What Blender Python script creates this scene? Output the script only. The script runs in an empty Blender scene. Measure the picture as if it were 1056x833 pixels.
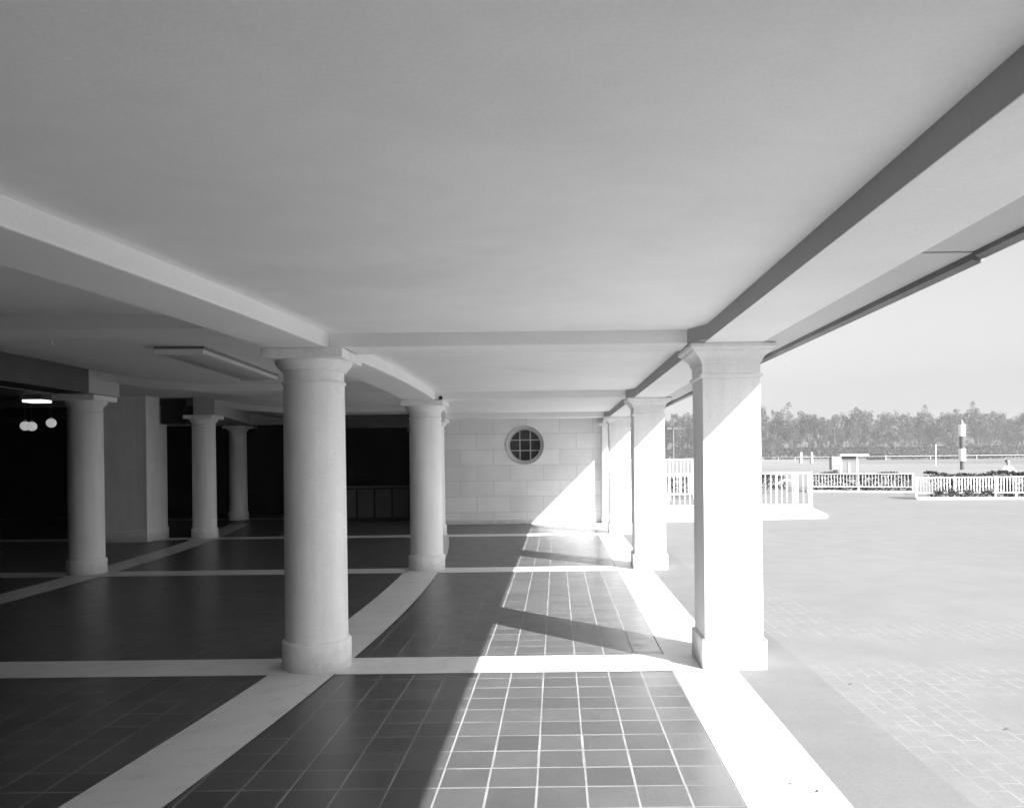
import bpy, bmesh, math, random
from mathutils import Vector, Matrix
from math import radians as R, pi, sin, cos
random.seed(11)
sc = bpy.context.scene
col = sc.collection

# ------------------------------------------------------------------ camera
cd = bpy.data.cameras.new('camera'); cam = bpy.data.objects.new('camera', cd); col.objects.link(cam)
cam.location = (0, 0, 2.05)
cam.rotation_euler = (Matrix.Rotation(R(90), 4, 'X') @ Matrix.Rotation(-0.0115, 4, 'Z')).to_euler()
cd.sensor_fit = 'HORIZONTAL'; cd.sensor_width = 36.0
cd.lens = 36.0 * 820 / 1056
cd.shift_x = -46 / 1056; cd.shift_y = 55.5 / 1056
cd.clip_start = 0.05; cd.clip_end = 6000
sc.camera = cam

# ------------------------------------------------------------------ sky, sun, exposure
SUN = Vector((1.0, -1.0, 0.985)).normalized()
w = bpy.data.worlds.new("World"); sc.world = w; w.use_nodes = True
nt = w.node_tree; nt.nodes.clear()
sky = nt.nodes.new('ShaderNodeTexSky'); sky.sky_type = 'NISHITA'; sky.sun_disc = False
sky.sun_elevation = math.asin(SUN.z); sky.sun_rotation = math.atan2(SUN.x, SUN.y)
sky.altitude = 0; sky.air_density = 1.0; sky.dust_density = 2.5; sky.ozone_density = 1.0
hs = nt.nodes.new('ShaderNodeHueSaturation'); hs.inputs['Saturation'].default_value = 0.0   # black and white film
bg = nt.nodes.new('ShaderNodeBackground'); bg.inputs['Strength'].default_value = 0.05
wo = nt.nodes.new('ShaderNodeOutputWorld')
nt.links.new(sky.outputs[0], hs.inputs['Color']); nt.links.new(hs.outputs[0], bg.inputs[0]); nt.links.new(bg.outputs[0], wo.inputs[0])
sl = bpy.data.lights.new('sun', 'SUN'); sl.energy = 5.0; sl.angle = R(0.5); sl.color = (1, 1, 1)
so = bpy.data.objects.new('sun', sl); col.objects.link(so); so.location = (30, -30, 40)
so.rotation_euler = SUN.to_track_quat('Z', 'Y').to_euler()
vs = sc.view_settings; sc.display_settings.display_device = 'sRGB'
vs.view_transform = 'Standard'; vs.look = 'None'; vs.gamma = 1.0; vs.use_curve_mapping = False
vs.exposure = 1.85
sc.render.engine = 'CYCLES'
sc.cycles.use_denoising = True
sc.cycles.max_bounces = 10; sc.cycles.diffuse_bounces = 8; sc.cycles.glossy_bounces = 4
sc.cycles.volume_bounces = 1; sc.cycles.transparent_max_bounces = 8
sc.cycles.sample_clamp_indirect = 8

# ------------------------------------------------------------------ materials
class NB:
    def __init__(s, name, rough=0.8, spec=0.3):
        s.m = bpy.data.materials.new(name); s.m.use_nodes = True; s.t = s.m.node_tree
        s.b = s.t.nodes['Principled BSDF']; s.b.inputs['Roughness'].default_value = rough
        s.b.inputs['Specular IOR Level'].default_value = spec
        g = s.n('ShaderNodeNewGeometry'); s.pos = g.outputs['Position']
    def n(s, t, **k):
        o = s.t.nodes.new(t)
        for a, v in k.items(): setattr(o, a, v)
        return o
    def l(s, a, b): s.t.links.new(a, b)
    def put(s, sock, v):
        if hasattr(v, 'is_output') or isinstance(v, bpy.types.NodeSocket): s.l(v, sock)
        else: sock.default_value = v
    def m_(s, op, a, b=0.0, c=None):
        o = s.n('ShaderNodeMath', operation=op); s.put(o.inputs[0], a); s.put(o.inputs[1], b)
        if c is not None: s.put(o.inputs[2], c)
        return o.outputs[0]
    def noise(s, scale, detail=4, rough=0.55, vec=None, dist=0.0):
        o = s.n('ShaderNodeTexNoise'); o.inputs['Scale'].default_value = scale
        o.inputs['Detail'].default_value = detail; o.inputs['Roughness'].default_value = rough
        o.inputs['Distortion'].default_value = dist
        s.l(vec if vec is not None else s.pos, o.inputs['Vector']); return o.outputs['Fac']
    def sep(s, v=None):
        o = s.n('ShaderNodeSeparateXYZ'); s.l(v if v is not None else s.pos, o.inputs[0]); return o.outputs
    def comb(s, x, y, z=0.0):
        o = s.n('ShaderNodeCombineXYZ'); s.put(o.inputs[0], x); s.put(o.inputs[1], y); s.put(o.inputs[2], z); return o.outputs[0]
    def ramp(s, f, lo, hi, a, b):         # map range with clamp
        o = s.n('ShaderNodeMapRange'); s.put(o.inputs[0], f); o.inputs[1].default_value = lo; o.inputs[2].default_value = hi
        s.put(o.inputs[3], a); s.put(o.inputs[4], b); return o.outputs[0]
    def mix(s, f, a, b):                  # scalar mix
        o = s.n('ShaderNodeMix'); o.data_type = 'FLOAT'; s.put(o.inputs[0], f); s.put(o.inputs[2], a); s.put(o.inputs[3], b); return o.outputs[0]
    def white(s, v):
        o = s.n('ShaderNodeTexWhiteNoise', noise_dimensions='3D'); s.l(v, o.inputs['Vector']); return o.outputs['Value']
    def color(s, f):
        s.l(f, s.b.inputs['Base Color']); return s
    def bump(s, h, strength=0.2, dist=0.01):
        o = s.n('ShaderNodeBump'); o.inputs['Strength'].default_value = strength; o.inputs['Distance'].default_value = dist
        s.l(h, o.inputs['Height']); s.l(o.outputs[0], s.b.inputs['Normal']); return s

def speckle(name, base, var=0.08, big=0.9, fine=60, rough=0.8, spec=0.25, bstr=0.15, bdist=0.004, streak=False):
    b = NB(name, rough, spec)
    n1 = b.noise(big, 5); n2 = b.noise(fine, 3)
    f = b.ramp(n1, 0.3, 0.7, base * (1 - var), base * (1 + var * 0.6))
    f2 = b.ramp(n2, 0.3, 0.7, 1 - var * 0.6, 1 + var * 0.5)
    v = b.m_('MULTIPLY', f, f2)
    if streak == 'ceil':                # trowel mottling and a few old damp marks
        tr = b.noise(2.6, 6, 0.62, dist=0.8); dm = b.noise(0.33, 5, 0.6, dist=0.4)
        v = b.m_('MULTIPLY', b.m_('MULTIPLY', v, b.ramp(tr, 0.3, 0.7, 0.965, 1.02)), b.ramp(dm, 0.60, 0.66, 1.0, 0.955))
    elif streak:                          # faint vertical run-off stains
        x, y, z = b.sep()
        n3 = b.noise(1.0, 4, vec=b.comb(b.m_('MULTIPLY', x, 9.0), b.m_('MULTIPLY', y, 9.0), b.m_('MULTIPLY', z, 0.7)))
        v = b.m_('MULTIPLY', v, b.ramp(n3, 0.35, 0.6, 0.93, 1.0))
        low = b.ramp(b.m_('ADD', z, b.m_('MULTIPLY', b.noise(7, 5), -0.35)), -0.16, 0.06, 0.72, 1.0)   # scuffs and mop splash at the foot
        v = b.m_('MULTIPLY', v, low)
        chips = b.ramp(b.noise(26, 2, 0.5), 0.70, 0.74, 1.0, 0.86)
        v = b.m_('MULTIPLY', v, chips)
    return b.color(v).bump(n2, bstr, bdist).m

M = {}
M['plaster'] = speckle('ceiling_plaster', 0.86, 0.05, 0.45, 55, 0.85, 0.15, 0.22, 0.003, 'ceil')
M['beam'] = speckle('beam_plaster', 0.82, 0.06, 0.8, 50, 0.85, 0.15, 0.15, 0.003)
M['stone'] = speckle('cast_stone', 0.85, 0.07, 1.6, 45, 0.75, 0.25, 0.35, 0.004, True)
M['shade_beam'] = speckle('shaded_beam_plaster', 0.48, 0.08, 0.8, 50, 0.85, 0.15, 0.15, 0.003)  # beam plaster darkened so the left beams carry their shade in the colour
M['white'] = speckle('white_paint', 0.78, 0.03, 2.0, 40, 0.55, 0.3, 0.05, 0.002)
def band_mat():
    b = NB('white_terrazzo', 0.42, 0.35)
    n = b.noise(1.1, 5); f = b.noise(90, 3); st = b.noise(4.5, 6, 0.65, dist=0.4)
    v = b.m_('MULTIPLY', b.ramp(n, 0.3, 0.7, 0.68, 0.76), b.ramp(f, 0.3, 0.7, 0.94, 1.04))
    v = b.m_('MULTIPLY', v, b.ramp(st, 0.52, 0.72, 1.0, 0.84))
    v = b.m_('MULTIPLY', v, b.ramp(b.noise(60, 2), 0.70, 0.73, 1.0, 0.72))
    return b.color(v).bump(f, 0.08, 0.002).m
M['band'] = band_mat()
M['kerb'] = speckle('pale_concrete', 0.60, 0.08, 1.0, 50, 0.85, 0.2, 0.1, 0.003)
M['dark'] = speckle('near_black', 0.020, 0.25, 1.2, 30, 0.7, 0.2, 0.05, 0.002)
M['black'] = speckle('black_cabinet', 0.012, 0.2, 3, 60, 0.6, 0.3, 0.05, 0.002)
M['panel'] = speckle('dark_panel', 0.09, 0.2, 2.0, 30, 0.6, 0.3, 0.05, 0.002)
M['metal'] = speckle('grey_metal', 0.20, 0.15, 3, 40, 0.5, 0.5, 0.03, 0.001)
M['gutter'] = speckle('gutter_paint', 0.20, 0.2, 2, 40, 0.6, 0.3, 0.03, 0.001)
M['strip'] = speckle('soffit_board', 0.55, 0.06, 0.8, 40, 0.75, 0.2, 0.05, 0.002)
M['lens'] = speckle('prismatic_lens', 0.55, 0.05, 2, 160, 0.35, 0.5, 0.2, 0.002)
M['bark'] = speckle('bark', 0.12, 0.25, 0.5, 6, 0.9, 0.1, 0.3, 0.02)
M['grass'] = speckle('infield_grass', 0.14, 0.2, 0.03, 1.5, 0.9, 0.1, 0.2, 0.02)
M['sand'] = speckle('track_sand', 0.18, 0.16, 0.05, 1.0, 0.95, 0.1, 0.1, 0.01)
M['skin'] = speckle('skin', 0.38, 0.05, 8, 60, 0.5, 0.3, 0.03, 0.001)
M['shirt'] = speckle('white_cotton', 0.75, 0.05, 8, 90, 0.85, 0.1, 0.1, 0.002)
M['trousers'] = speckle('dark_cloth', 0.07, 0.15, 8, 90, 0.9, 0.1, 0.1, 0.002)
M['hair'] = speckle('dark_hair', 0.03, 0.2, 12, 120, 0.6, 0.3, 0.2, 0.003)
M['dryleaf'] = speckle('dry_leaf', 0.10, 0.3, 20, 200, 0.8, 0.1, 0.2, 0.001)

def leafmat(name, v):
    b = NB(name, 0.7, 0.2)
    n = b.noise(0.35, 2); n2 = b.noise(2.5, 2)
    b.color(b.m_('MULTIPLY', b.ramp(n, 0.3, 0.7, v * 0.6, v * 1.4), b.ramp(n2, 0.3, 0.7, 0.7, 1.3)))
    b.b.inputs['Transmission Weight'].default_value = 0.0
    return b.m
M['leaf_a'] = leafmat('leaf_pale', 0.095); M['leaf_b'] = leafmat('leaf_mid', 0.055); M['leaf_c'] = leafmat('leaf_dark', 0.03)

def tile_mat():
    b = NB('quarry_tile', 0.25, 0.38)
    x, y, z = b.sep()
    S = 0.3085
    wob = b.m_('MULTIPLY', b.m_('SUBTRACT', b.noise(1.7, 3), 0.5), 0.012)
    u = b.m_('ADD', b.m_('DIVIDE', b.m_('SUBTRACT', x, 1.088), S), wob)
    v = b.m_('ADD', b.m_('DIVIDE', b.m_('SUBTRACT', y, 7.43), S), wob)
    cell = b.comb(b.m_('FLOOR', u), b.m_('FLOOR', v), 3.0)
    r = b.white(cell)
    # every tile sits a hair off its grid place, so joints jog a little
    r2 = b.white(b.comb(b.m_('FLOOR', v), b.m_('FLOOR', u), 9.0))
    du = b.m_('ABSOLUTE', b.m_('SUBTRACT', b.m_('FRACT', u), 0.5)); dv = b.m_('ABSOLUTE', b.m_('SUBTRACT', b.m_('FRACT', v), 0.5))
    jw = b.m_('ADD', 0.470, b.m_('MULTIPLY', r2, 0.014))
    jx = b.m_('GREATER_THAN', du, jw)
    jy = b.m_('GREATER_THAN', dv, b.m_('SUBTRACT', jw, 0.001))
    fine = b.noise(40, 4); blot = b.noise(5, 4)
    tile = b.m_('MULTIPLY', b.m_('ADD', 0.064, b.m_('MULTIPLY', r, 0.028)), b.m_('MULTIPLY', b.ramp(fine, 0.3, 0.7, 0.88, 1.12), b.ramp(blot, 0.3, 0.7, 0.9, 1.08)))
    dirt = b.noise(2.2, 4)
    jc = b.ramp(dirt, 0.3, 0.65, 0.17, 0.28)
    jyc = b.ramp(b.noise(1.3, 3), 0.35, 0.65, 0.14, 0.25)
    c = b.mix(jy, tile, jyc); c = b.mix(jx, c, jc)
    b.color(c)
    j = b.m_('MAXIMUM', jx, jy)
    b.l(b.mix(j, b.ramp(blot, 0.3, 0.7, 0.285, 0.36), 0.6), b.b.inputs['Roughness'])
    h = b.m_('SUBTRACT', b.m_('ADD', b.m_('MULTIPLY', b.noise(9, 3), 0.5), b.m_('MULTIPLY', r, 0.15)), b.m_('MULTIPLY', j, 0.4))
    return b.bump(h, 0.2, 0.005).m
M['tile'] = tile_mat()

def ashlar_mat():
    b = NB('ashlar_block', 0.85, 0.15)
    x, y, z = b.sep()
    t = b.n('ShaderNodeTexBrick'); t.offset = 0.5; t.squash = 1.0
    b.l(b.comb(b.m_('ADD', x, 0.42), b.m_('ADD', z, 0.12)), t.inputs['Vector'])
    t.inputs['Scale'].default_value = 1.0; t.inputs['Mortar Size'].default_value = 0.010; t.inputs['Mortar Smooth'].default_value = 0.3
    t.inputs['Brick Width'].default_value = 1.04; t.inputs['Row Height'].default_value = 0.49; t.inputs['Bias'].default_value = 0.0
    t.inputs['Color1'].default_value = (0.80,) * 3 + (1,); t.inputs['Color2'].default_value = (0.88,) * 3 + (1,); t.inputs['Mortar'].default_value = (0.66,) * 3 + (1,)
    bw = b.n('ShaderNodeRGBToBW'); b.l(t.outputs['Color'], bw.inputs[0])
    n = b.noise(1.2, 5); n2 = b.noise(40, 3)
    b.color(b.m_('MULTIPLY', bw.outputs[0], b.m_('MULTIPLY', b.ramp(n, 0.3, 0.7, 0.93, 1.04), b.ramp(n2, 0.3, 0.7, 0.97, 1.03))))
    return b.bump(b.m_('SUBTRACT', b.m_('MULTIPLY', n2, 0.2), t.outputs['Fac']), 0.35, 0.01).m
M['ashlar'] = ashlar_mat()

def pave_mat():
    b = NB('plaza_paving', 0.85, 0.15)
    x, y, z = b.sep()
    big = b.noise(0.22, 5); mid = b.noise(1.6, 5, 0.6); fine = b.noise(45, 3)
    base = b.m_('MULTIPLY', b.ramp(big, 0.3, 0.7, 0.154, 0.172), b.m_('MULTIPLY', b.ramp(mid, 0.3, 0.7, 0.93, 1.06), b.ramp(fine, 0.3, 0.7, 0.93, 1.06)))
    t = b.n('ShaderNodeTexBrick'); t.offset = 0.5
    b.l(b.comb(b.m_('ADD', y, b.m_('MULTIPLY', b.m_('SUBTRACT', mid, 0.5), 0.02)), b.m_('ADD', x, 0.03)), t.inputs['Vector'])
    t.inputs['Scale'].default_value = 1.0; t.inputs['Mortar Size'].default_value = 0.008; t.inputs['Mortar Smooth'].default_value = 0.2
    t.inputs['Brick Width'].default_value = 0.215; t.inputs['Row Height'].default_value = 0.145
    wob = b.m_('MULTIPLY', b.m_('SUBTRACT', b.noise(1.1, 4), 0.5), 0.9)
    xx = b.m_('ADD', x, wob); yy = b.m_('ADD', y, wob)
    def box(x0, x1, y0, y1, s=0.18):
        a = b.m_('MULTIPLY', b.ramp(xx, x0 - s, x0 + s, 0.0, 1.0), b.ramp(xx, x1 - s, x1 + s, 1.0, 0.0))
        c = b.m_('MULTIPLY', b.ramp(yy, y0 - s, y0 + s, 0.0, 1.0), b.ramp(yy, y1 - s, y1 + s, 1.0, 0.0))
        return b.m_('MULTIPLY', a, c)
    k = b.m_('MAXIMUM', box(2.45, 3.45, -9, 7.2), box(2.4, 9.0, 6.75, 7.7))
    k = b.m_('MAXIMUM', k, box(2.2, 3.4, 8.9, 12.5)); k = b.m_('MAXIMUM', k, box(3.2, 12.0, 8.8, 9.7))
    wear = b.ramp(b.noise(3.4, 6, 0.7), 0.42, 0.60, 0.0, 1.0)     # joints half filled with sand
    mort = b.m_('MULTIPLY', b.m_('MULTIPLY', t.outputs['Fac'], k), b.m_('ADD', 0.12, b.m_('MULTIPLY', wear, 0.8)))
    c = b.mix(mort, base, 0.225)
    c = b.m_('MULTIPLY', c, b.mix(k, 1.0, b.ramp(b.noise(7, 3), 0.3, 0.7, 0.97, 1.06)))
    # faint tyre sweeps and sandy drifts
    strip = b.m_('MULTIPLY', b.ramp(x, 2.40, 2.44, 1.0, 0.0), b.ramp(x, 1.68, 1.69, 0.0, 1.0))   # plain poured strip beside the band
    c = b.m_('MULTIPLY', c, b.mix(strip, 1.0, 0.90))
    oil = b.ramp(b.noise(0.9, 6, 0.65, dist=1.0), 0.60, 0.74, 1.0, 0.94)
    c = b.m_('MULTIPLY', c, oil)
    sp = b.ramp(b.noise(0.55, 5, 0.6, dist=0.5), 0.66, 0.72, 0.0, 0.25)
    c = b.mix(sp, c, 0.26)
    b.color(c)
    return b.bump(b.m_('SUBTRACT', b.m_('MULTIPLY', fine, 0.3), mort), 0.2, 0.006).m
M['pave'] = pave_mat()

def glass_mat():
    b = NB('dark_window_glass', 0.08, 0.5); n = b.noise(3, 2)
    return b.color(b.ramp(n, 0.3, 0.7, 0.03, 0.06)).m
M['glass'] = glass_mat()

def emis(name, v, s):
    b = NB(name, 0.3, 0.4); n = b.noise(6, 2)
    b.color(b.ramp(n, 0.3, 0.7, v * 0.95, v)); b.b.inputs['Emission Color'].default_value = (1, 1, 1, 1); b.b.inputs['Emission Strength'].default_value = s
    return b.m
M['tube'] = emis('lit_tube_lens', 0.7, 0.6)
M['globe'] = emis('lit_opal_globe', 0.6, 0.10)

# ------------------------------------------------------------------ helpers
def tag(o, label=None, cat=None, group=None, kind=None):
    if label: o['label'] = label
    if cat: o['category'] = cat
    if group: o['group'] = group
    if kind: o['kind'] = kind
    return o
def empty(name, loc, label, cat, group=None):
    o = bpy.data.objects.new(name, None); col.objects.link(o); o.location = loc; o.empty_display_size = 0.2
    return tag(o, label, cat, group)
class MB:
    def __init__(s): s.bm = bmesh.new()
    def face(s, pts, mi=0):
        f = s.bm.faces.new([s.bm.verts.new(p) for p in pts]); f.material_index = mi; return f
    def box(s, x0, x1, y0, y1, z0, z1):
        v = [s.bm.verts.new(p) for p in ((x0, y0, z0), (x1, y0, z0), (x1, y1, z0), (x0, y1, z0), (x0, y0, z1), (x1, y0, z1), (x1, y1, z1), (x0, y1, z1))]
        for q in ((0, 3, 2, 1), (4, 5, 6, 7), (0, 1, 5, 4), (1, 2, 6, 5), (2, 3, 7, 6), (3, 0, 4, 7)): s.bm.faces.new([v[i] for i in q])
        return s
    def loft(s, rings, closed=False):     # rings of points in one order
        vs = [[s.bm.verts.new(p) for p in r] for r in rings]; n = len(rings[0])
        for a, b in zip(vs, vs[1:]):
            for i in range(n): s.bm.faces.new((a[i], a[(i + 1) % n], b[(i + 1) % n], b[i]))
        s.bm.faces.new(vs[0][::-1]); s.bm.faces.new(vs[-1])
        return s
    def lathe(s, prof, cx=0, cy=0, n=48):
        return s.loft([[(cx + r * cos(2 * pi * i / n), cy + r * sin(2 * pi * i / n), z) for i in range(n)] for r, z in prof])
    def square(s, prof, cx=0, cy=0):
        return s.loft([[(cx - h, cy - h, z), (cx + h, cy - h, z), (cx + h, cy + h, z), (cx - h, cy + h, z)] for h, z in prof])
    def tube(s, p, q, r, n=10, r2=None):
        p, q = Vector(p), Vector(q); d = (q - p).normalized(); a = d.orthogonal().normalized(); c = d.cross(a); r2 = r if r2 is None else r2
        return s.loft([[tuple(o + a * rr * cos(2 * pi * i / n) + c * rr * sin(2 * pi * i / n)) for i in range(n)] for o, rr in ((p, r), (q, r2))])
    def sphere(s, c, r, seg=20):
        bmesh.ops.create_uvsphere(s.bm, u_segments=seg, v_segments=seg // 2, radius=r, matrix=Matrix.Translation(c)); return s
    def prism(s, poly, z0, z1):           # polygon (x,y) list between two heights
        return s.loft([[(x, y, z0) for x, y in poly], [(x, y, z1) for x, y in poly]])
    def build(s, name, mat, parent=None, smooth=None, bevel=0):
        bmesh.ops.recalc_face_normals(s.bm, faces=s.bm.faces[:])
        me = bpy.data.meshes.new(name); s.bm.to_mesh(me); s.bm.free()
        for m in (mat if isinstance(mat, list) else [mat]): me.materials.append(m)
        if smooth is not None: me.shade_smooth(); me.set_sharp_from_angle(angle=R(smooth))
        o = bpy.data.objects.new(name, me); col.objects.link(o)
        if parent: o.parent = parent
        if bevel:
            b = o.modifiers.new('bevel', 'BEVEL'); b.width = bevel; b.segments = 2; b.limit_method = 'ANGLE'; b.angle_limit = R(50)
        return o
def copy_tree(o, parent=None):
    c = o.copy(); col.objects.link(c); c.parent = parent
    for ch in [x for x in bpy.data.objects if x.parent == o]: copy_tree(ch, c)
    return c

# ------------------------------------------------------------------ layout constants (metres)
ROWY = [1.15, 7.95, 14.78, 21.5]         # pier rows, front to back
PX = 1.694                               # pier centre line
ZS, ZR, ZL = 3.127, 3.27, 3.47           # beam soffit, ceiling right bay, ceiling left bay
YW = 24.9                                # end wall
XL = -30.0; YB = -0.9; YF = 31.0
def arc(y): return -2.385 - 0.0078 * (y - 10.8) ** 2 if y > 4 else -2.385 - 0.0078 * 46.2 - (4 - y) * 0.106
def arc2(y): return -8.46 - 0.0085 * (y - 10.8) ** 2 if y > 4 else -8.46 - 0.0085 * 46.2 - (4 - y) * 0.1156

# ------------------------------------------------------------------ ground
def sheet(name, polys, z, mat, label=None):
    b = MB()
    for p in polys: b.face([(x, y, z) for x, y in p])
    return tag(b.build(name, mat), label, None, None, 'structure')
sheet('ground', [[(-3000, -3000), (3000, -3000), (3000, 5000), (-3000, 5000)]], -0.03, M['grass'])
sheet('plaza_pavement', [[(1.70, -60), (90, -60), (90, 30), (34, 33.2), (16.2, 37.0), (18.8, 43.2), (13.8, 46), (-20, 58), (-20, 31.5), (1.7, 31.5)]], -0.006, M['pave'])
sheet('racetrack', [[(-60, 60), (14, 52), (40, 44), (90, 40), (160, 40), (400, 40), (400, 150), (160, 143), (84, 141), (69, 172), (85, 260), (110, 400), (-60, 400)]], -0.02, M['sand'])
sheet('tiled_floor', [[(XL, YB), (1.09, YB), (1.09, YF), (XL, YF)]], 0.0, M['tile'])
W = 0.315
def band_long(name, f, x_off=0):
    ys = [YB + i * (26 - YB) / 90 for i in range(91)] if f is arc2 else [YB + i * (YW - YB) / 90 for i in range(91)]
    return sheet(name, [[(f(a) - W, a), (f(a) + W, a), (f(b) + W, b), (f(b) - W, b)] for a, b in zip(ys, ys[1:])], 0.008, M['band'])
sheet('pier_floor_band', [[(1.09, YB), (1.70, YB), (1.70, YW - 0.2), (1.09, YW - 0.2)]], 0.004, M['band'])
band_long('curved_floor_band', arc); band_long('curved_floor_band.001', arc2)
for i, (y0, y1) in enumerate(((0.8, 1.44), (7.61, 8.24), (14.36, 15.0), (20.95, 21.6), (28.0, 28.6))):
    sheet('cross_floor_band', [[(XL if i < 4 else -16, y0), (1.09 if i < 4 else -4.8, y0), (1.09 if i < 4 else -4.8, y1), (XL if i < 4 else -16, y1)]], 0.004, M['band'])

# ------------------------------------------------------------------ piers
def make_pier(label):
    r = empty('square_pier', (0, 0, 0), label, 'pier', 'white square piers along the open edge')
    h = 0.2825
    MB().square([(0.312, -0.02), (0.312, 0.272), (0.306, 0.284), (h, 0.286)]).build('plinth', M['stone'], r, bevel=0.008)
    MB().square([(h, 0.284), (h - 0.002, 2.802)]).build('shaft', M['stone'], r, bevel=0.008)
    MB().square([(h - 0.004, 2.800), (0.300, 2.806), (0.305, 2.822), (0.300, 2.838), (h, 2.846), (h, 2.945), (0.296, 2.952), (0.300, 2.975), (0.312, 3.000), (0.335, 3.025), (0.362, 3.046), (0.374, 3.052), (0.376, 3.066), (0.392, 3.082), (0.4065, 3.088), (0.4065, ZS - 0.002)]).build('capital', M['stone'], r, bevel=0.004)
    return r
pl = ['white square pier nearest inside the open edge, beside the tiled walk',
      'second white square pier along the open edge, half behind the nearest pier',
      'third white square pier along the open edge, just before the end wall']
p0 = make_pier(pl[0]); p0.location = (PX, ROWY[1], 0)
for lab, y in zip(pl[1:] + ['white square pier beside the camera at the open edge'], (ROWY[2], ROWY[3], ROWY[0])):
    c = copy_tree(p0); c.location = (PX, y, 0); c['label'] = lab

# ------------------------------------------------------------------ round columns
def make_column(label, top, group):
    r = empty('round_column', (0, 0, 0), label, 'column', group)
    d = top - ZS
    MB().lathe([(0.335, -0.02), (0.336, 0.03), (0.336, 0.255), (0.330, 0.272), (0.318, 0.280), (0.304, 0.286)], n=64).build('plinth', M['stone'], r, 35)
    MB().lathe([(0.304, 0.284), (0.302, 0.9), (0.300, 1.6), (0.297, 2.2), (0.294, 2.803 + d)], n=64).build('shaft', M['stone'], r, 35)
    cp = MB().lathe([(0.292, 2.800 + d), (0.306, 2.803 + d), (0.311, 2.814 + d), (0.306, 2.826 + d), (0.292, 2.832 + d), (0.289, 2.845 + d), (0.294, 2.92 + d), (0.312, 2.925 + d), (0.314, 2.938 + d), (0.335, 2.955 + d), (0.360, 2.985 + d), (0.372, 3.012 + d), (0.374, 3.030 + d)], n=64).build('capital', M['stone'], r, 35)
    MB().box(-0.385, 0.385, -0.385, 0.385, 3.031 + d, ZS - 0.002 + d).build('abacus', M['stone'], cp, bevel=0.006)
    return r
g1 = 'round columns of the inner row'; g2 = 'round columns of the shaded left row'
c0 = make_column('large round white column with square cap, nearest of the columns in view', ZS, g1); c0.location = (-2.415, 7.95, 0)
for lab, x, y in (('round white column with a small spotlight on its cap, hiding another behind it', -2.44, 14.83),
                  ('round white column mostly hidden behind the column with the spotlight', -3.33, 21.5),
                  ('round white column behind the camera in the inner row', -2.98, 1.15)):
    c = copy_tree(c0); c.location = (x, y, 0); c['label'] = lab
c1 = make_column('round grey column in deep shade at the far left, near the lit globes', 3.30, g2); c1.location = (-8.78, 14.83, 0)
for lab, x, y in (('round grey column right of the pilastered wall, in front of a black opening', -9.53, 21.5),
                  ('smallest and farthest round grey column, just left of the large white column', -11.24, 28.05)):
    c = copy_tree(c1); c.location = (x, y, 0); c['label'] = lab

# ------------------------------------------------------------------ canopy: ceilings, beams, eave
cn = empty('colonnade_canopy', (0, 8, 3.1), 'flat white plaster canopy with beams over the tiled colonnade', 'canopy')
def part(mb, name, mat, **k):
    o = mb.build(name, mat, **k); o.parent = cn; o.matrix_parent_inverse = cn.matrix_basis.inverted() if False else Matrix.Translation((0, -8, -3.1)); return o
ys = [YB + i * (YF - YB) / 80 for i in range(81)]
b = MB()
for a, c in zip(ys, ys[1:]): b.face([(arc(a) - 0.1, a, ZR), (1.45, a, ZR), (1.45, c, ZR), (arc(c) - 0.1, c, ZR)])
bmesh.ops.remove_doubles(b.bm, verts=b.bm.verts[:], dist=1e-4)
part(b, 'ceiling', M['plaster'])
b = MB()
lp = [(0.12, ZL, arc), (-4.15, ZL, arc), (0.2, 3.74, arc2)]
for a, c in zip(ys, ys[1:]):
    ra = [(arc(a) + 0.12, ZL), (arc2(a) + 2.1, ZL), (arc2(a) + 1.1, ZL + 0.10), (arc2(a) + 0.1, 3.74)]
    rc = [(arc(c) + 0.12, ZL), (arc2(c) + 2.1, ZL), (arc2(c) + 1.1, ZL + 0.10), (arc2(c) + 0.1, 3.74)]
    for i in range(3): b.face([(ra[i][0], a, ra[i][1]), (rc[i][0], c, rc[i][1]), (rc[i + 1][0], c, rc[i + 1][1]), (ra[i + 1][0], a, ra[i + 1][1])])
bmesh.ops.remove_doubles(b.bm, verts=b.bm.verts[:], dist=1e-4)
part(b, 'ceiling', M['plaster'], smooth=30)
b = MB(); b.face([(XL, YB, 3.77), (-8.3, YB, 3.77), (-8.3, 14.6, 3.77), (XL, 14.6, 3.77)]); b.face([(XL, 14.6, 3.77), (-12.4, 14.6, 3.77), (-12.4, YF, 3.77), (XL, YF, 3.77)]); part(b, 'ceiling', M['panel'])  # far-left ceiling coloured dark to stand for the shade of the hall
b = MB(); b.face([(-12.4, 14.6, 3.768), (-8.3, 14.6, 3.768), (-8.3, YF, 3.768), (-12.4, YF, 3.768)]); part(b, 'ceiling', M['beam'])
def curved_beam(f, hw, z0, z1, off=0, y0=YB, y1=YF):
    b = MB(); n = 80
    b.loft([[(f(y) - hw + off, y, z0), (f(y) + hw + off, y, z0), (f(y) + hw + off, y, z1), (f(y) - hw + off, y, z1)] for y in [y0 + i * (y1 - y0) / n for i in range(n + 1)]])
    return b
part(curved_beam(arc, 0.285, ZS, 3.8), 'beam', M['beam'], bevel=0.012)
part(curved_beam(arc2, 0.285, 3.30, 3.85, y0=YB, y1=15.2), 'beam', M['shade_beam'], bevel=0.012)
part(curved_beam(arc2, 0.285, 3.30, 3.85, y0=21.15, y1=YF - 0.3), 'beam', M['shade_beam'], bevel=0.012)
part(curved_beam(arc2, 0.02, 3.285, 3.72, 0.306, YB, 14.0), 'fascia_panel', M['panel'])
part(curved_beam(arc2, 0.27, 3.283, 3.299, 0, YB, 14.0), 'soffit_panel', M['dark'])
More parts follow.
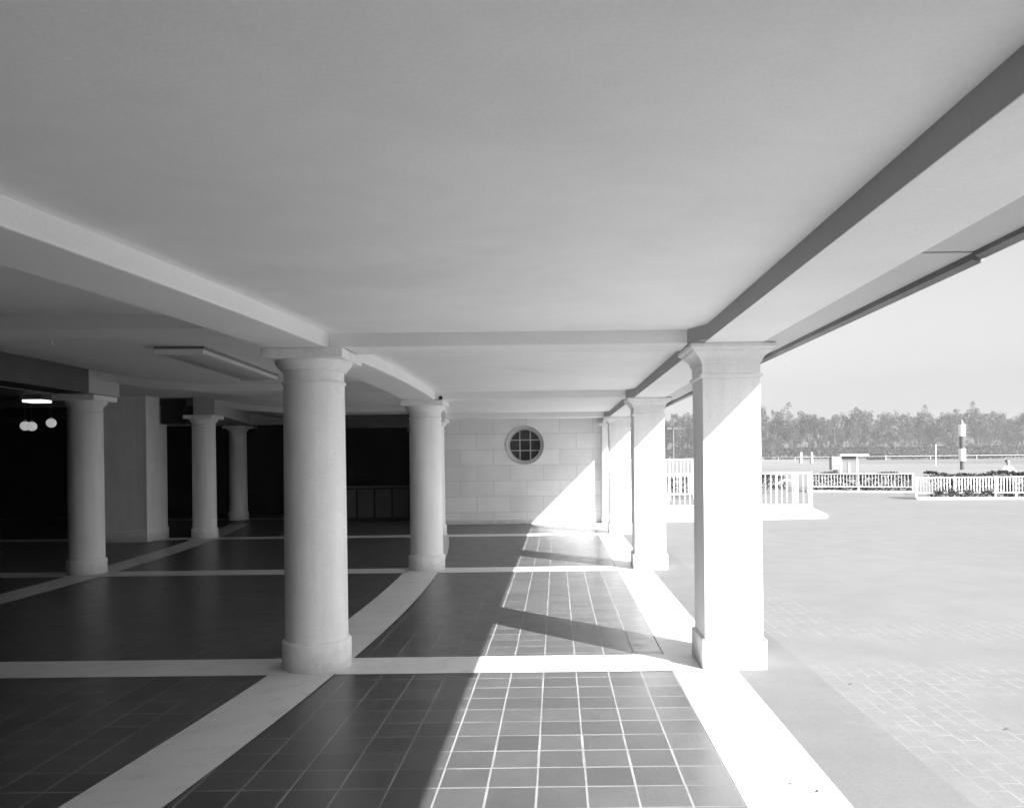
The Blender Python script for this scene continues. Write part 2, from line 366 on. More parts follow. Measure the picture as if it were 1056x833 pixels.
# edge beam: its left face drops from the ceiling, its underside runs out flush to the eave
part(MB().box(1.418, 1.972, YB, 26.0, ZS, 3.8), 'beam', M['beam'])
M['darkened_face'] = speckle('darkened_beam_face', 0.44, 0.06, 0.8, 50, 0.85, 0.15, 0.1, 0.003)
part(MB().box(1.412, 1.4178, YB, 24.65, ZS + 0.001, 3.5), 'darkened_face', M['darkened_face'])  # thin sheet added to darken the beam's inner face; haunches share its colour
for y in ROWY:
    part(MB().box(arc(y) + 0.27, 1.419, y - 0.28, y + 0.28, ZS + 0.012, 3.5), 'cross_beam', M['beam'], bevel=0.006)
    part(MB().prism([(1.272, y - 0.281), (1.4115, y - 0.60), (1.4115, y - 0.281)], ZS + 0.006, 3.5), 'beam_haunch', M['darkened_face'])
    X = lambda o: arc2(y) + o
    prof = [(arc(y) - 0.27, 3.34), (X(2.1), 3.34), (X(1.1), 3.42), (X(0.26), 3.56)]
    b = MB(); b.loft([[(x, y - 0.28, z), (x, y + 0.28, z), (x, y + 0.28, z + 0.6), (x, y - 0.28, z + 0.6)] for x, z in prof]); part(b, 'cross_beam', M['beam'])
    part(MB().box(XL, X(-0.26), y - 0.28, y + 0.28, 3.55, 4.0), 'cross_beam', M['panel'])  # hall cross beams coloured dark for the same shade as their ceiling
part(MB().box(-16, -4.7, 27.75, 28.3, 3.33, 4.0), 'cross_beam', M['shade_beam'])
def eave_x(y): return 2.31
part(MB().box(1.981, 2.262, YB, 4.285, ZS + 0.010, 3.8), 'eave_soffit', M['strip'])
part(MB().box(1.981, 2.262, 4.297, 26.0, ZS + 0.004, 3.8), 'eave_soffit', M['strip'])
for y0, y1, dz in ((YB, 4.28, 0.004), (4.30, 26.0, -0.012)):
    b = MB(); xs = 2.263
    b.loft([[(xs, y, ZS - 0.02 + dz), (xs + 0.035, y, ZS - 0.038 + dz), (xs + 0.062, y, ZS - 0.03 + dz), (xs + 0.075, y, ZS + 0.09 + dz), (xs + 0.095, y, ZS + 0.19 + dz), (xs, y, ZS + 0.19 + dz)] for y in (y0, y1)])
    part(b, 'gutter', M['gutter'])
part(MB().box(XL - 0.3, 2.262, YB, YF, 3.9, 4.15), 'roof_slab', M['kerb'])

# ------------------------------------------------------------------ end wall with round window
def ring(b, cx, cz, prof, n=64):          # prof: (radius, y) pairs, revolved about the Y axis
    vs = [[b.bm.verts.new((cx + r * cos(2 * pi * i / n), y, cz + r * sin(2 * pi * i / n))) for i in range(n)] for r, y in prof]
    for a, c in zip(vs, vs[1:]):
        for i in range(n): b.bm.faces.new((a[i], a[(i + 1) % n], c[(i + 1) % n], c[i]))
    return b
ew = empty('end_wall', (0, YW, 0), 'pale ashlar block wall with a round window closing the walk', 'wall')
def wpart(o, p=ew): o.parent = p; o.matrix_parent_inverse = Matrix.Translation(-Vector(p.location)); return o
WX, WZ, WR = -0.985, 2.457, 0.50
b = MB(); n = 64; x0, x1, z0, z1 = -4.3, 1.98, -0.02, 3.6
circ = [b.bm.verts.new((WX + 0.58 * cos(2 * pi * i / n), YW, WZ + 0.58 * sin(2 * pi * i / n))) for i in range(n)]
outer = []
for i in range(n):                        # project each circle point to the wall's rectangle
    dx, dz = cos(2 * pi * i / n), sin(2 * pi * i / n)
    t = min([((x1 - WX) / dx) if dx > 1e-6 else 1e9, ((x0 - WX) / dx) if dx < -1e-6 else 1e9, ((z1 - WZ) / dz) if dz > 1e-6 else 1e9, ((z0 - WZ) / dz) if dz < -1e-6 else 1e9])
    outer.append(b.bm.verts.new((WX + dx * t, YW, WZ + dz * t)))
for i in range(n): b.bm.faces.new((circ[i], circ[(i + 1) % n], outer[(i + 1) % n], outer[i]))
for cx, cz in ((x0, z0), (x1, z0), (x1, z1), (x0, z1)):
    near = sorted(outer, key=lambda v: (v.co.x - cx) ** 2 + (v.co.z - cz) ** 2)
    e1 = [v for v in near if abs(v.co.x - cx) < 1e-4][0]; e2 = [v for v in near if abs(v.co.z - cz) < 1e-4][0]
    if e1 is not e2: b.bm.faces.new((e1, e2, b.bm.verts.new((cx, YW, cz))))
ring(b, WX, WZ, [(0.58, YW), (0.58, YW + 0.3)])
wpart(b.build('wall', M['ashlar']))
wpart(MB().box(x0, x1, YW + 0.31, YW + 0.42, -0.02, 3.7).build('wall_back', M['kerb']))
wpart(MB().box(x0, 1.41, YW - 0.03, YW - 0.002, -0.02, 0.15).build('wall_base', M['stone'], bevel=0.005))
wpart(MB().box(1.41, 1.976, YW - 0.24, YW - 0.002, 0.2, ZS - 0.003).build('pilaster', M['stone'], bevel=0.006))
wpart(MB().box(1.385, 1.996, YW - 0.27, YW - 0.002, -0.02, 0.199).build('pilaster_base', M['stone'], bevel=0.006))
wpart(MB().box(1.30, 2.10, YW - 0.33, YW - 0.001, 3.03, ZS - 0.001).build('pilaster_cap', M['stone'], bevel=0.01))
M['frame'] = speckle('window_stone', 0.55, 0.06, 2, 60, 0.8, 0.2, 0.1, 0.002); M['bar'] = speckle('window_bar', 0.45, 0.05, 3, 60, 0.6, 0.3, 0.05, 0.001)
fr = wpart(ring(MB(), WX, WZ, [(0.605, YW - 0.001), (0.602, YW - 0.035), (0.592, YW - 0.045), (0.578, YW - 0.035), (0.572, YW - 0.002), (0.545, YW + 0.03), (0.53, YW + 0.045), (0.515, YW + 0.03), (0.50, YW + 0.028), (0.492, YW + 0.05), (0.480, YW + 0.12), (0.478, YW + 0.19)]).build('window_frame', M['frame'], smooth=40))
b = MB(); ring(b, WX, WZ, [(0.001, YW + 0.175), (0.479, YW + 0.175)]); o = wpart(b.build('pane', M['glass'])); 
b = MB()
for s in (-1, 1):
    hl = math.sqrt(0.478 ** 2 - 0.165 ** 2)
    b.box(WX + s * 0.165 - 0.016, WX + s * 0.165 + 0.016, YW + 0.13, YW + 0.17, WZ - hl, WZ + hl)
    b.box(WX - hl, WX + hl, YW + 0.134, YW + 0.167, WZ + s * 0.165 - 0.014, WZ + s * 0.165 + 0.014)
wpart(b.build('muntins', M['bar']))

# ------------------------------------------------------------------ dark hall behind the left bays
hw = empty('hall_enclosure', (-10, 30, 0), 'walls blackened for the dark of the hall beyond the left columns, with an added unseen wall behind the camera', 'wall')
def hpart(o): o.parent = hw; o.matrix_parent_inverse = Matrix.Translation((10, -30, 0)); return o
hpart(MB().box(XL, -4.1, YF - 0.25, YF, -0.02, 4.0).build('wall', M['dark']))  # hall walls coloured near black so the interior reads as unlit
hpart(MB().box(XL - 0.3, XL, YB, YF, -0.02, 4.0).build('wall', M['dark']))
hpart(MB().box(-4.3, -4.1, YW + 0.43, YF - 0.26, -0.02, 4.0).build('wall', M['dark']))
hpart(MB().box(XL, 2.262, YB - 0.25, YB, -0.02, 4.0).build('wall', M['dark']))  # unseen dark wall added behind the camera to dim the near ceiling
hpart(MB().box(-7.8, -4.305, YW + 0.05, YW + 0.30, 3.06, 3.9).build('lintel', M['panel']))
# low counter front with upright panels seen dimly in the opening
cf = empty('counter', (-6.2, 26.6, 0), 'dark counter front of upright panels inside the black opening', 'counter')
def cpart(o): o.parent = cf; o.matrix_parent_inverse = Matrix.Translation((6.2, -26.6, 0)); return o
cpart(MB().box(-7.9, -4.32, 26.64, 27.1, -0.01, 1.12).build('counter_body', M['black']))
for i in range(6): cpart(MB().box(-7.85 + i * 0.59, -7.33 + i * 0.59, 26.60, 26.638, 0.12, 1.06).build('panel', M['panel'], bevel=0.01))
cpart(MB().box(-7.92, -4.31, 26.56, 27.2, 1.121, 1.17).build('countertop', M['panel']))

sw = empty('side_wall', (-11, 20.9, 0), 'grey stone wall with a beaded corner between two shaded columns', 'wall')
def spart(o): o.parent = sw; o.matrix_parent_inverse = Matrix.Translation((11, -20.9, 0)); return o
spart(MB().box(-12.25, -10.58, 20.5, 21.6, 0.3, 3.765).build('wall', M['stone']))
spart(MB().box(-12.25, -10.56, 20.48, 21.62, -0.02, 0.299).build('wall_base', M['stone'], bevel=0.008))
spart(MB().box(-10.63, -10.56, 20.48, 20.55, 0.3, 3.764).build('corner_bead', M['stone'], bevel=0.01))
sp = empty('loudspeaker', (-10.2, 21.4, 3.3), 'black cabinet loudspeaker hung high on the end of the shaded stone wall', 'loudspeaker')
def lpart(o): o.parent = sp; o.matrix_parent_inverse = Matrix.Translation((10.2, -21.4, -3.3)); return o
lpart(MB().box(-10.54, -9.85, 21.2, 21.6, 3.07, 3.72).build('cabinet', M['black'], bevel=0.015))
lpart(MB().box(-10.50, -9.89, 21.185, 21.199, 3.11, 3.68).build('grille', M['dark'], bevel=0.004))
lpart(MB().box(-10.578, -10.541, 21.35, 21.45, 3.3, 3.5).build('bracket', M['metal']))

# ceiling lamps
cl = empty('ceiling_light', (-4.72, 11.35, 3.4), 'long unlit wraparound ceiling light just left of the large column', 'ceiling light')
def clp(o): o.parent = cl; return o
b = MB(); b.box(-0.30, 0.30, -1.62, 1.62, 0.035, 0.069); clp(b.build('housing', M['metal']))
b = MB()
pr = [(-0.28, 0.034), (-0.27, -0.01), (-0.22, -0.035), (0.22, -0.035), (0.27, -0.01), (0.28, 0.034)]
b.loft([[(x, y, z) for x, z in pr] for y in (-1.6, 1.6)]); clp(b.build('diffuser', M['lens'], smooth=30))
for y in (-1.615, 1.615): clp(MB().box(-0.29, 0.29, y - 0.014, y + 0.014, -0.037, 0.034).build('end_cap', M['white']))
cl.rotation_euler.z = R(4)

fl = empty('fluorescent_light', (-13.05, 20.0, 3.62), 'lit white tube light glowing in the black hall above the globes', 'ceiling light')
MB().box(-0.27, 0.27, -0.25, 0.25, 0.03, 0.15).build('housing', M['metal'], fl)
MB().box(-0.24, 0.24, -0.2, 0.2, -0.03, 0.029).build('diffuser', M['tube'], fl)

gi = 'opal globes hanging in the dark hall'
for px, py, lab in ((-12.02, 2.91, 'leftmost of the two touching lit opal globes in the dark hall'), (-11.74, 2.89, 'right one of the two touching lit opal globes in the dark hall'), (-11.43, 2.97, 'single lit opal globe closest to the shaded round column')):
    yy = 17.8 if px == -11.74 else 18.0
    g = empty('globe_lamp', (px, yy, py), lab, 'globe lamp', gi)
    MB().sphere((0, 0, 0), 0.105).build('globe', M['globe'], g, 60)
    MB().tube((0, 0, 0.10), (0, 0, 3.768 - py), 0.004).build('stem', M['metal'], g)
    MB().lathe([(0.035, 0.095), (0.03, 0.13)], n=16).build('fitter', M['metal'], g)

s_ = empty('spotlight', (-2.14, 14.62, ZS), 'small black spotlight fixed on top of a round column cap', 'spotlight')
s_.location = (-2.10, 14.50, ZS)
MB().tube((0, 0.10, 0.045), (0, -0.02, 0.04), 0.028, 16, 0.036).build('lamp_head', M['black'], s_, 40)
MB().box(-0.012, 0.012, 0.04, 0.075, -0.002, 0.05).build('bracket', M['metal'], s_)

sk = empty('sprinkler_head', (-5.82, 9.2, 3.42), 'tiny bright sprinkler head on the left ceiling', 'sprinkler')
MB().tube((0, 0, 0.0), (0, 0, 0.049), 0.008).build('pipe', M['white'], sk)
MB().lathe([(0.022, -0.004), (0.022, 0.0)], n=12).build('deflector', M['white'], sk)

# ------------------------------------------------------------------ outdoors: kerb island, fences, hedges
isl = MB().prism([(2.5, 24.75), (8.75, 25.7), (9.45, 29.6), (2.5, 30.0)], -0.02, 0.13).build('traffic_island', M['kerb'], bevel=0.03)
tag(isl, 'raised white concrete island under the near white fence', 'kerb')

def fence(name, a, b_, z0, z1, label, posts, picket=0.02, step=0.15, zb=0.0, mid=False, rails=(0.0,), gate=None, pr=0.035):
    a, b_ = Vector((*a, 0)), Vector((*b_, 0)); d = b_ - a; L = d.length
    r = empty(name, (a.x, a.y, 0), label, 'fence', 'white metal fences around the plaza'); r.rotation_euler.z = math.atan2(d.y, d.x)
    for t in posts:
        o = MB().box(t * L - pr, t * L + pr, -pr, pr, zb - 0.02, z1 + 0.02).build('post', M['white'], r, bevel=0.006)
    for z in (z0, z1 - 0.045):
        MB().box(0, L, -0.02, 0.02, z, z + 0.045).build('rail', M['white'], r)
    k = MB(); n = int(L / step)
    for i in range(n):
        x = (i + 0.5) * L / n
        if min(abs(x - t * L) for t in posts) > pr + picket: k.box(x - picket / 2, x + picket / 2, -picket / 2, picket / 2, z0 + 0.046, z1 - 0.046)
    k.build('pickets', M['white'], r)
    return r
near_f = fence('picket_fence', (4.0, 29.15), (9.25, 28.9), 0.22, 1.42, 'nearest white picket fence standing on the raised concrete island', [0, 0.2, 0.4, 0.6, 0.76, 0.89, 1.0], 0.024, 0.19, 0.13, pr=0.03)
gz = [(4.05 + 0.62 * i / 8, 1.02 + 0.14 * sin(pi * i / 8)) for i in range(9)]
b = MB()
for (xa, za), (xb, zb_) in zip(gz, gz[1:]): b.tube((xa, 0, za), (xb, 0, zb_), 0.028, 8)
b.build('gate_arch', M['white'], near_f)
fence('picket_fence', (3.4, 38.2), (7.6, 38.0), 0.22, 1.93, 'tall white picket fence glimpsed between the first and second piers', [0, 0.3, 0.48, 0.75, 1.0], 0.028, 0.17, 0.0)
fa = fence('picket_fence', (13.95, 44.1), (18.75, 41.85), 0.28, 1.02, 'farther white picket fence in front of the low planting, left of the closer fence run', [0, 0.49, 1.0], 0.022, 0.16, 0.0)
fb = fence('picket_fence', (16.15, 35.75), (34, 33.2), 0.26, 1.0, 'white picket fence at the right edge with the person behind it', [0, 0.09, 0.185, 0.232, 0.33, 0.43, 0.53, 0.63, 0.73, 0.83, 0.92, 1.0], 0.026, 0.125, 0.0)
for nm, a, c, lab in (('planter_kerb', (13.8, 43.95), (18.9, 41.55), 'low white kerb under the farther fence run'), ('planter_kerb', (16.05, 35.5), (34, 32.93), 'low white kerb under the right hand fence run')):
    d = Vector((c[0] - a[0], c[1] - a[1])).normalized(); nrm = Vector((-d.y, d.x)) * 0.14
    tag(MB().prism([(a[0], a[1]), c, (c[0] + nrm.x, c[1] + nrm.y), (a[0] + nrm.x, a[1] + nrm.y)], -0.02, 0.10).build('planter_kerb', M['kerb'], bevel=0.02), lab, 'kerb', 'low white kerbs under the fences')

def leafquads(bm, n, inside, size, mats=3, rnd=random, up=0.4):
    for _ in range(n):
        p = inside()
        a = Vector((rnd.gauss(0, 1), rnd.gauss(0, 1), rnd.gauss(0, 1) + up)).normalized()
        u = a.orthogonal().normalized(); v = a.cross(u); th = rnd.random() * 6.28
        u, v = u * cos(th) + v * sin(th), v * cos(th) - u * sin(th)
        s = size * rnd.uniform(0.6, 1.4)
        f = bm.faces.new([bm.verts.new(p + u * s), bm.verts.new(p + v * s * 0.55), bm.verts.new(p - u * s), bm.verts.new(p - v * s * 0.55)])
        f.material_index = rnd.choice((0, 1, 1, 2)) if mats == 3 else 0
LM = [M['leaf_a'], M['leaf_b'], M['leaf_c']]
def hedge(name, a, c, depth, z0, z1, n, leaf, label, mats=LM, lump=0.12):
    a, c = Vector((*a, 0)), Vector((*c, 0)); d = (c - a); L = d.length; d = d / L; nn = Vector((-d.y, d.x, 0))
    b = MB(); rnd = random.Random(len(label) + int(L * 10))
    ph = [rnd.random() * 6.28 for _ in range(4)]
    def ins():
        t = rnd.random() * L; top = z1 + lump * (sin(t * 1.9 + ph[0]) + sin(t * 4.3 + ph[1]) * 0.6 + rnd.uniform(-0.5, 0.5)) * 0.5
        q = rnd.random()
        if q < 0.45: s_, z = rnd.uniform(-0.06, 0.05) * depth, rnd.uniform(z0, top)
        elif q < 0.8: s_, z = rnd.random() * depth, top + rnd.uniform(-0.05, 0.03)
        else: s_, z = rnd.random() * depth, rnd.uniform(z0, top)
        return a + d * t + nn * s_ + Vector((0, 0, z))
    leafquads(b.bm, n, ins, leaf, rnd=rnd)
    me = bpy.data.meshes.new(name); b.bm.to_mesh(me); b.bm.free()
    for m in mats: me.materials.append(m)
    o = bpy.data.objects.new(name, me); col.objects.link(o)
    return tag(o, label, 'hedge')
DK = [M['leaf_b'], M['leaf_c'], M['leaf_c']]
hedge('planted_hedge', (14.1, 44.5), (18.9, 42.25), 0.9, 0.05, 0.95, 3200, 0.07, 'low leafy hedge behind the farther white fence run', DK)
hedge('planted_hedge', (16.9, 36.0), (34, 33.55), 1.0, 0.05, 1.10, 9000, 0.07, 'low leafy hedge behind the right hand white fence', DK)
hedge('planted_hedge', (4.2, 39.2), (12.5, 43.6), 0.8, 0.2, 0.95, 2600, 0.08, 'low hedge seen through the pickets of the near island fence', DK)
rnd = random.Random(5)
for i, t in enumerate((0.05, 0.085, 0.12, 0.165, 0.30, 0.40)):   # plants spilling under the rails
    x = 16.15 + (34 - 16.15) * t; y = 35.75 + (33.2 - 35.75) * t - 0.12; b = MB()
    for q in range(9): b.tube((0, 0, -0.1), (rnd.gauss(0, 0.2), rnd.gauss(0, 0.07), rnd.uniform(0.1, 0.22)), 0.006, 5, 0.003)
    leafquads(b.bm, 160, lambda: Vector((max(-.3, min(.3, rnd.gauss(0, 0.13))), max(-.1, min(.1, rnd.gauss(0, 0.05))), min(.26, abs(rnd.gauss(0.10, 0.07))))), 0.05, rnd=rnd)
    me = bpy.data.meshes.new('spilling_plant'); b.bm.to_mesh(me); b.bm.free()
    for m in LM: me.materials.append(m)
    o = bpy.data.objects.new('spilling_plant', me); col.objects.link(o); o.location = (x, y, 0.2)
    tag(o, 'small leafy plant spilling over the white kerb under the fence rail', 'plant', 'plants spilling over the kerb')

# ------------------------------------------------------------------ race course furniture
mp = empty('marker_pole', (51, 100, 0), 'tall black and white banded marker pole in front of the trees', 'pole')
def bx(h, z0, z1, mat, nm): MB().lathe([(h, z0), (h, z1)], n=20).build(nm, mat, mp, 35)
bx(0.27, -0.05, 1.05, M['panel'], 'post_foot'); bx(0.42, 1.05, 2.62, M['white'], 'white_band'); bx(0.30, 2.62, 4.15, M['panel'], 'dark_band')
bx(0.42, 4.15, 5.65, M['white'], 'white_band'); MB().lathe([(0.20, 5.65), (0.16, 6.0), (0.02, 6.3)], n=16).build('finial', M['metal'], mp, 35)

ts = empty('timing_stand', (28.6, 78, 0), 'white framed stand with a dark box, beyond the farther fence', 'stand')
for x in (-0.75, 0.85): MB().box(x - 0.09, x + 0.09, -0.09, 0.09, -0.03, 1.92).build('post', M['white'], ts)
MB().box(-0.88, 1.9, -0.4, 0.4, 1.92, 2.08).build('roof', M['white'], ts)
MB().box(-0.70, 0.80, -0.06, 0.06, 1.5, 1.9).build('sign_board', M['panel'], ts)
MB().box(-1.75, -0.86, -0.35, 0.35, 0.55, 1.85).build('box', M['metal'], ts, bevel=0.02)
MB().box(-1.5, -1.1, -0.1, 0.1, -0.03, 0.549).build('leg', M['metal'], ts)
MB().box(-0.1, 0.25, -0.1, 0.1, -0.03, 1.3).build('leg', M['metal'], ts)

o = MB().tube((62, 130, -0.05), (62, 130, 3.55), 0.07, 10).build('slim_pole', M['white']); tag(o, 'slim white pole between the stand and the banded pole', 'pole')
for x, lab in ((61.5, 'left one of two short white posts before the trees'), (64.2, 'right one of two short white posts before the trees')):
    r = empty('marker_post', (x, 200, 0), lab, 'post', 'short white posts by the track')
    MB().box(-0.2, 0.2, -0.2, 0.2, -0.03, 2.7).build('shaft', M['white'], r); MB().box(-0.35, 0.35, 0.22, 0.5, -0.03, 1.4).build('backing', M['metal'], r)
fm = empty('floodlight_mast', (30.2, 205, 0), 'floodlight mast with dark lamps rising over the trees between piers', 'floodlight')
MB().tube((0, 0, -0.05), (0, 0, 9.6), 0.14, 10, 0.09).build('mast', M['metal'], fm)
MB().box(-1.6, 1.9, -0.06, 0.06, 9.0, 9.12).build('crossarm', M['metal'], fm)
for x in (-1.3, -0.7, 0.25, 0.8, 1.7): MB().tube((x, 0.2, 9.45), (x, -0.25, 9.25), 0.2, 12, 0.33).build('lamp', M['gutter'], fm, 40)
rl = empty('running_rail', (0, 0, 0), 'long white running rail along the far side of the sand track', 'rail')
pts = [(60, 420), (90, 300), (118, 285), (160, 272), (260, 262), (360, 258)]
b = MB()
for p, q in zip(pts, pts[1:]): b.tube((*p, 1.25), (*q, 1.25), 0.07, 8)
b.build('rail', M['white'], rl)
for p, q in zip(pts, pts[1:]):
    L = math.dist(p, q); k = max(1, int(L / 12))
    for i in range(k): x, y = p[0] + (q[0] - p[0]) * i / k, p[1] + (q[1] - p[1]) * i / k; MB().tube((x, y, -0.05), (x, y, 1.2), 0.08, 6).build('post', M['white'], rl)
HD = [M['leaf_c'], M['leaf_c'], M['leaf_b']]
for i, (a, c, yy, zt, lab) in enumerate(((113, 119, 290, 2.0, 'short dark clipped hedge right of the white framed stand'), (122, 136.5, 290, 1.6, 'long dark clipped hedge left of the slim white pole'),
        (137.5, 147, 290, 1.7, 'dark clipped hedge just left of the banded pole'), (150, 163, 287, 1.6, 'dark clipped hedge just right of the banded pole'),
        (158, 168, 310, 2.0, 'dark clipped hedge above the person at the right'), (166, 200, 290, 1.7, 'dark clipped hedge running out at the right edge'))):
    o = hedge('clipped_hedge', (a, yy), (c, yy - 1.5), 3.0, 0.0, zt, 900, 0.35, lab, HD, 0.1); o['group'] = 'clipped hedges beyond the track'
hedge('backstretch_hedge', (-10, 402), (330, 398), 5, 0.0, 5.3, 16000, 0.75, 'long even hedge line below the row of trees', DK, 0.3)

# ------------------------------------------------------------------ trees
def tree_mesh(seed, h, wd, n):
    rr = random.Random(seed); b = MB()
    b.tube((0, 0, -0.2), (rr.uniform(-.4, .4), 0, h * 0.42), 0.42, 8, 0.26)
    tips = []
    for i in range(8):
        th = i * 0.785 + rr.uniform(-.3, .3); z0 = h * rr.uniform(0.22, 0.42); r_ = wd * rr.uniform(0.22, 0.48); z1 = h * rr.uniform(0.5, 0.88)
        p1 = Vector((cos(th) * r_, sin(th) * r_, z1)); b.tube((0, 0, z0), p1, 0.2, 6, 0.06); tips.append(p1)
        for _ in range(3):
            q = p1 + Vector((rr.gauss(0, 1.6), rr.gauss(0, 1.6), rr.uniform(0, 2.6))); b.tube(p1 * 0.75 + Vector((0, 0, z0 * 0.25)), q, 0.08, 5, 0.03); tips.append(q)
    b.tube((0, 0, h * 0.42), (rr.uniform(-.8, .8), 0, h * 0.88), 0.22, 6, 0.05); tips.append(Vector((0, 0, h * 0.88)))
    trunk = b
    c = MB(); clumps = []
    for t in tips:
        clumps.append((t, rr.uniform(0.9, 2.0) * h / 22))
        if rr.random() < 0.7: clumps.append((t + Vector((rr.gauss(0, 1.3), rr.gauss(0, 1.3), rr.gauss(0, 1.6))), rr.uniform(0.6, 1.3) * h / 22))
    for _ in range(11): clumps.append((Vector((rr.gauss(0, wd * .22), rr.gauss(0, wd * .22), h * rr.uniform(0.12, 0.5))), rr.uniform(0.9, 1.6)))
    per = n // len(clumps)
    for p, r_ in clumps:
        tone = rr.choice((0, 0, 1, 1, 2))
        def ins():
            d = Vector((rr.gauss(0, 1), rr.gauss(0, 1), rr.gauss(0, 1))).normalized() * r_ * rr.random() ** 0.45
            return p + Vector((d.x, d.y, d.z * 1.35))
        k0 = len(c.bm.faces)
        leafquads(c.bm, per, ins, 0.40, rnd=rr)
        c.bm.faces.ensure_lookup_table()
        for f in c.bm.faces[k0:]:
            if rr.random() < 0.6: f.material_index = tone
    return trunk, c
protos = []
TL = 'mid grey leafy tree in the long row beyond the race track'
for s, (h, wd) in enumerate(((23, 10), (25, 9), (21, 11), (24, 8), (19, 9), (26, 11))):
    r = empty('tree', (0, 420, 0), TL, 'tree', 'trees in a row beyond the race track')
    t, c = tree_mesh(s + 3, h, wd, 3400)
    t.build('trunk', M['bark'], r)
    me = bpy.data.meshes.new('crown'); c.bm.to_mesh(me); c.bm.free()
    for m in LM: me.materials.append(m)
    o = bpy.data.objects.new('crown', me); col.objects.link(o); o.parent = r
    protos.append(r)
rnd = random.Random(21); k = 0; x = 6.0
spots = []
while x < 300: spots.append((x, 418 + rnd.uniform(-6, 8), rnd.uniform(0.78, 1.12))); x += rnd.uniform(4.2, 6.8)
x = 10.0
while x < 310: spots.append((x, 440 + rnd.uniform(-6, 8), rnd.uniform(0.85, 1.05))); x += rnd.uniform(6, 10)
spots += [(104, 399, 0.5), (108, 398, 0.55), (110, 400, 0.45)]
for i, (x, y, s) in enumerate(spots):
    r = protos[i] if i < 6 else copy_tree(protos[rnd.randrange(6)])
    r.location = (x, y, -0.03); r.rotation_euler.z = rnd.random() * 6.28; r.scale = (s * rnd.uniform(0.9, 1.15), s, s)

# ------------------------------------------------------------------ person behind the right hand fence
def skin_mesh(name, verts, edges, mat, parent, root=0, sub=2):
    me = bpy.data.meshes.new(name); me.from_pydata([v[:3] for v in verts], edges, []); me.materials.append(mat)
    o = bpy.data.objects.new(name, me); col.objects.link(o); o.parent = parent
    sk = o.modifiers.new('skin', 'SKIN'); sk.use_smooth_shade = True
    for i, v in enumerate(verts):
        rd = me.skin_vertices[0].data[i]; rr_ = v[3] if len(v) > 3 else 0.05; rd.radius = (rr_, v[4] if len(v) > 4 else rr_); rd.use_root = (i == root)
    ss = o.modifiers.new('sub', 'SUBSURF'); ss.levels = sub; ss.render_levels = sub
    return o
pe = empty('person', (20.75, 36.6, -0.03), 'person in a white shirt standing behind the white fence, arms out from the body', 'person')
V = [(0, 0, .86, .13, .10), (0, 0, 1.02, .12, .09), (0, 0, 1.2, .14, .10), (0, 0, 1.32, .12, .09), (0, -.01, 1.39, .05), (0, -.015, 1.44, .05), (0, -.02, 1.50, .075, .085), (0, -.02, 1.58, .078, .09), (0, -.02, 1.63, .05)]
Ed = [(i, i + 1) for i in range(8)]
for s in (-1, 1):
    k = len(V)
    V += [(s * .16, 0, 1.31, .055), (s * .36, -.04, 1.19, .04), (s * .31, -.2, 1.04, .032), (s * .31, -.27, 1.02, .028), (s * .31, -.33, 1.01, .026)]
    Ed += [(3, k), (k, k + 1), (k + 1, k + 2), (k + 2, k + 3), (k + 3, k + 4)]
    for j, (dx, ln) in enumerate(((-.028, .055), (-.01, .066), (.01, .06), (.028, .045))):
        q = len(V); V += [(s * .31 + dx, -.36, 1.005, .009), (s * .31 + dx, -.36 - ln * .6, .998, .008), (s * .31 + dx * 1.05, -.36 - ln, .985, .007)]; Ed += [(k + 4, q), (q, q + 1), (q + 1, q + 2)]
    q = len(V); V += [(s * .31 - s * .04, -.31, 1.0, .011), (s * .31 - s * .058, -.345, .99, .009)]; Ed += [(k + 3, q), (q, q + 1)]
    k = len(V); V += [(s * .09, 0, .78, .085), (s * .10, -.01, .46, .058), (s * .10, .02, .10, .042), (s * .10, .02, .05, .042), (s * .11, -.10, .04, .035), (s * .11, -.16, .035, .028)]
    Ed += [(0, k), (k, k + 1), (k + 1, k + 2), (k + 2, k + 3), (k + 3, k + 4), (k + 4, k + 5)]
skin_mesh('body', V, Ed, M['skin'], pe)
V = [(0, 0, .84, .155, .125), (0, 0, 1.02, .142, .112), (0, 0, 1.2, .162, .122), (0, 0, 1.33, .135, .105), (-.17, 0, 1.32, .07), (-.31, -.03, 1.22, .062), (.17, 0, 1.32, .07), (.31, -.03, 1.22, .062)]
skin_mesh('shirt', V, [(0, 1), (1, 2), (2, 3), (3, 4), (4, 5), (3, 6), (6, 7)], M['shirt'], pe)
V = [(0, 0, .86, .14, .115), (-.09, 0, .76, .105), (-.1, -.01, .46, .075), (-.1, .02, .09, .06), (.09, 0, .76, .105), (.1, -.01, .46, .075), (.1, .02, .09, .06)]
skin_mesh('trousers', V, [(0, 1), (1, 2), (2, 3), (0, 4), (4, 5), (5, 6)], M['trousers'], pe)
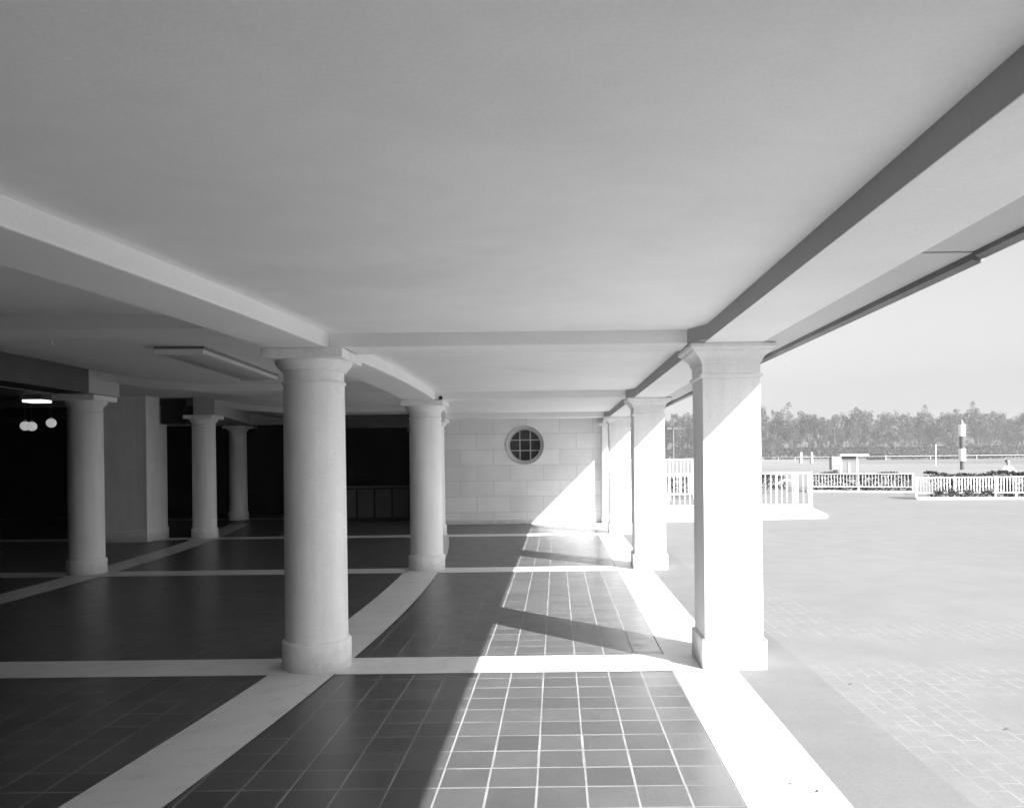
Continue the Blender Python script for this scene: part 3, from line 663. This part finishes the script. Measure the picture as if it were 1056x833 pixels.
skin_mesh('hair', [(0, .03, 1.52, .07, .06), (0, .02, 1.60, .085, .085), (0, 0, 1.645, .07, .08)], [(0, 1), (1, 2)], M['hair'], pe)
b = MB(); b.loft([[(.012, -.11, 1.55), (-.012, -.11, 1.55), (-.008, -.105, 1.585), (.008, -.105, 1.585)], [(.008, -.128, 1.552), (-.008, -.128, 1.552), (-.004, -.112, 1.58), (.004, -.112, 1.58)]]); b.build('nose', M['skin'], pe)
for s in (-1, 1): MB().sphere((s * .032, -.098, 1.585), .011, 10).build('eye', M['hair'], pe)
pe.rotation_euler.z = R(20); pe.scale = (1.06,) * 3

# ------------------------------------------------------------------ litter
for (x, y, z, rz, lab) in ((1.43, 4.95, 0.006, 0.3, 'small dry leaf on the white band, upper of the two'), (1.56, 4.83, 0.006, 1.2, 'larger dry leaf on the white band, lower of the two'), (3.32, 5.9, 0.0, 2.2, 'dry leaf on the plaza paving by the worn pavers'), (2.60, 7.1, 0.0, 0.8, 'tiny dry leaf on the paving near the nearest pier')):
    b = MB(); o_ = []
    for i in range(10):
        t = 2 * pi * i / 10; o_.append((0.020 * cos(t), 0.008 * sin(t) * (1 + 0.3 * cos(t)), 0.004 + 0.006 * abs(cos(t)) ** 2))
    b.loft([[(x_, y_, z_ - 0.0015) for x_, y_, z_ in o_], o_])
    o = b.build('dry_leaf', M['dryleaf']); o.location = (x, y, z); o.rotation_euler.z = rz
    tag(o, lab, 'leaf', 'dry leaves on the paving')

# ------------------------------------------------------------------ haze over the race course
HAZE = 0.0004
b = MB(); b.box(-700, 900, -300, 700, -1.1, 34)
hm = bpy.data.materials.new('haze_air'); hm.use_nodes = True; t = hm.node_tree; t.nodes.clear()
pv = t.nodes.new('ShaderNodeVolumePrincipled'); pv.inputs['Color'].default_value = (0.95, 0.95, 0.95, 1); pv.inputs['Density'].default_value = HAZE; pv.inputs['Anisotropy'].default_value = 0.2
ou = t.nodes.new('ShaderNodeOutputMaterial'); t.links.new(pv.outputs[0], ou.inputs['Volume'])
tag(b.build('haze', hm), None, None, None, 'stuff')
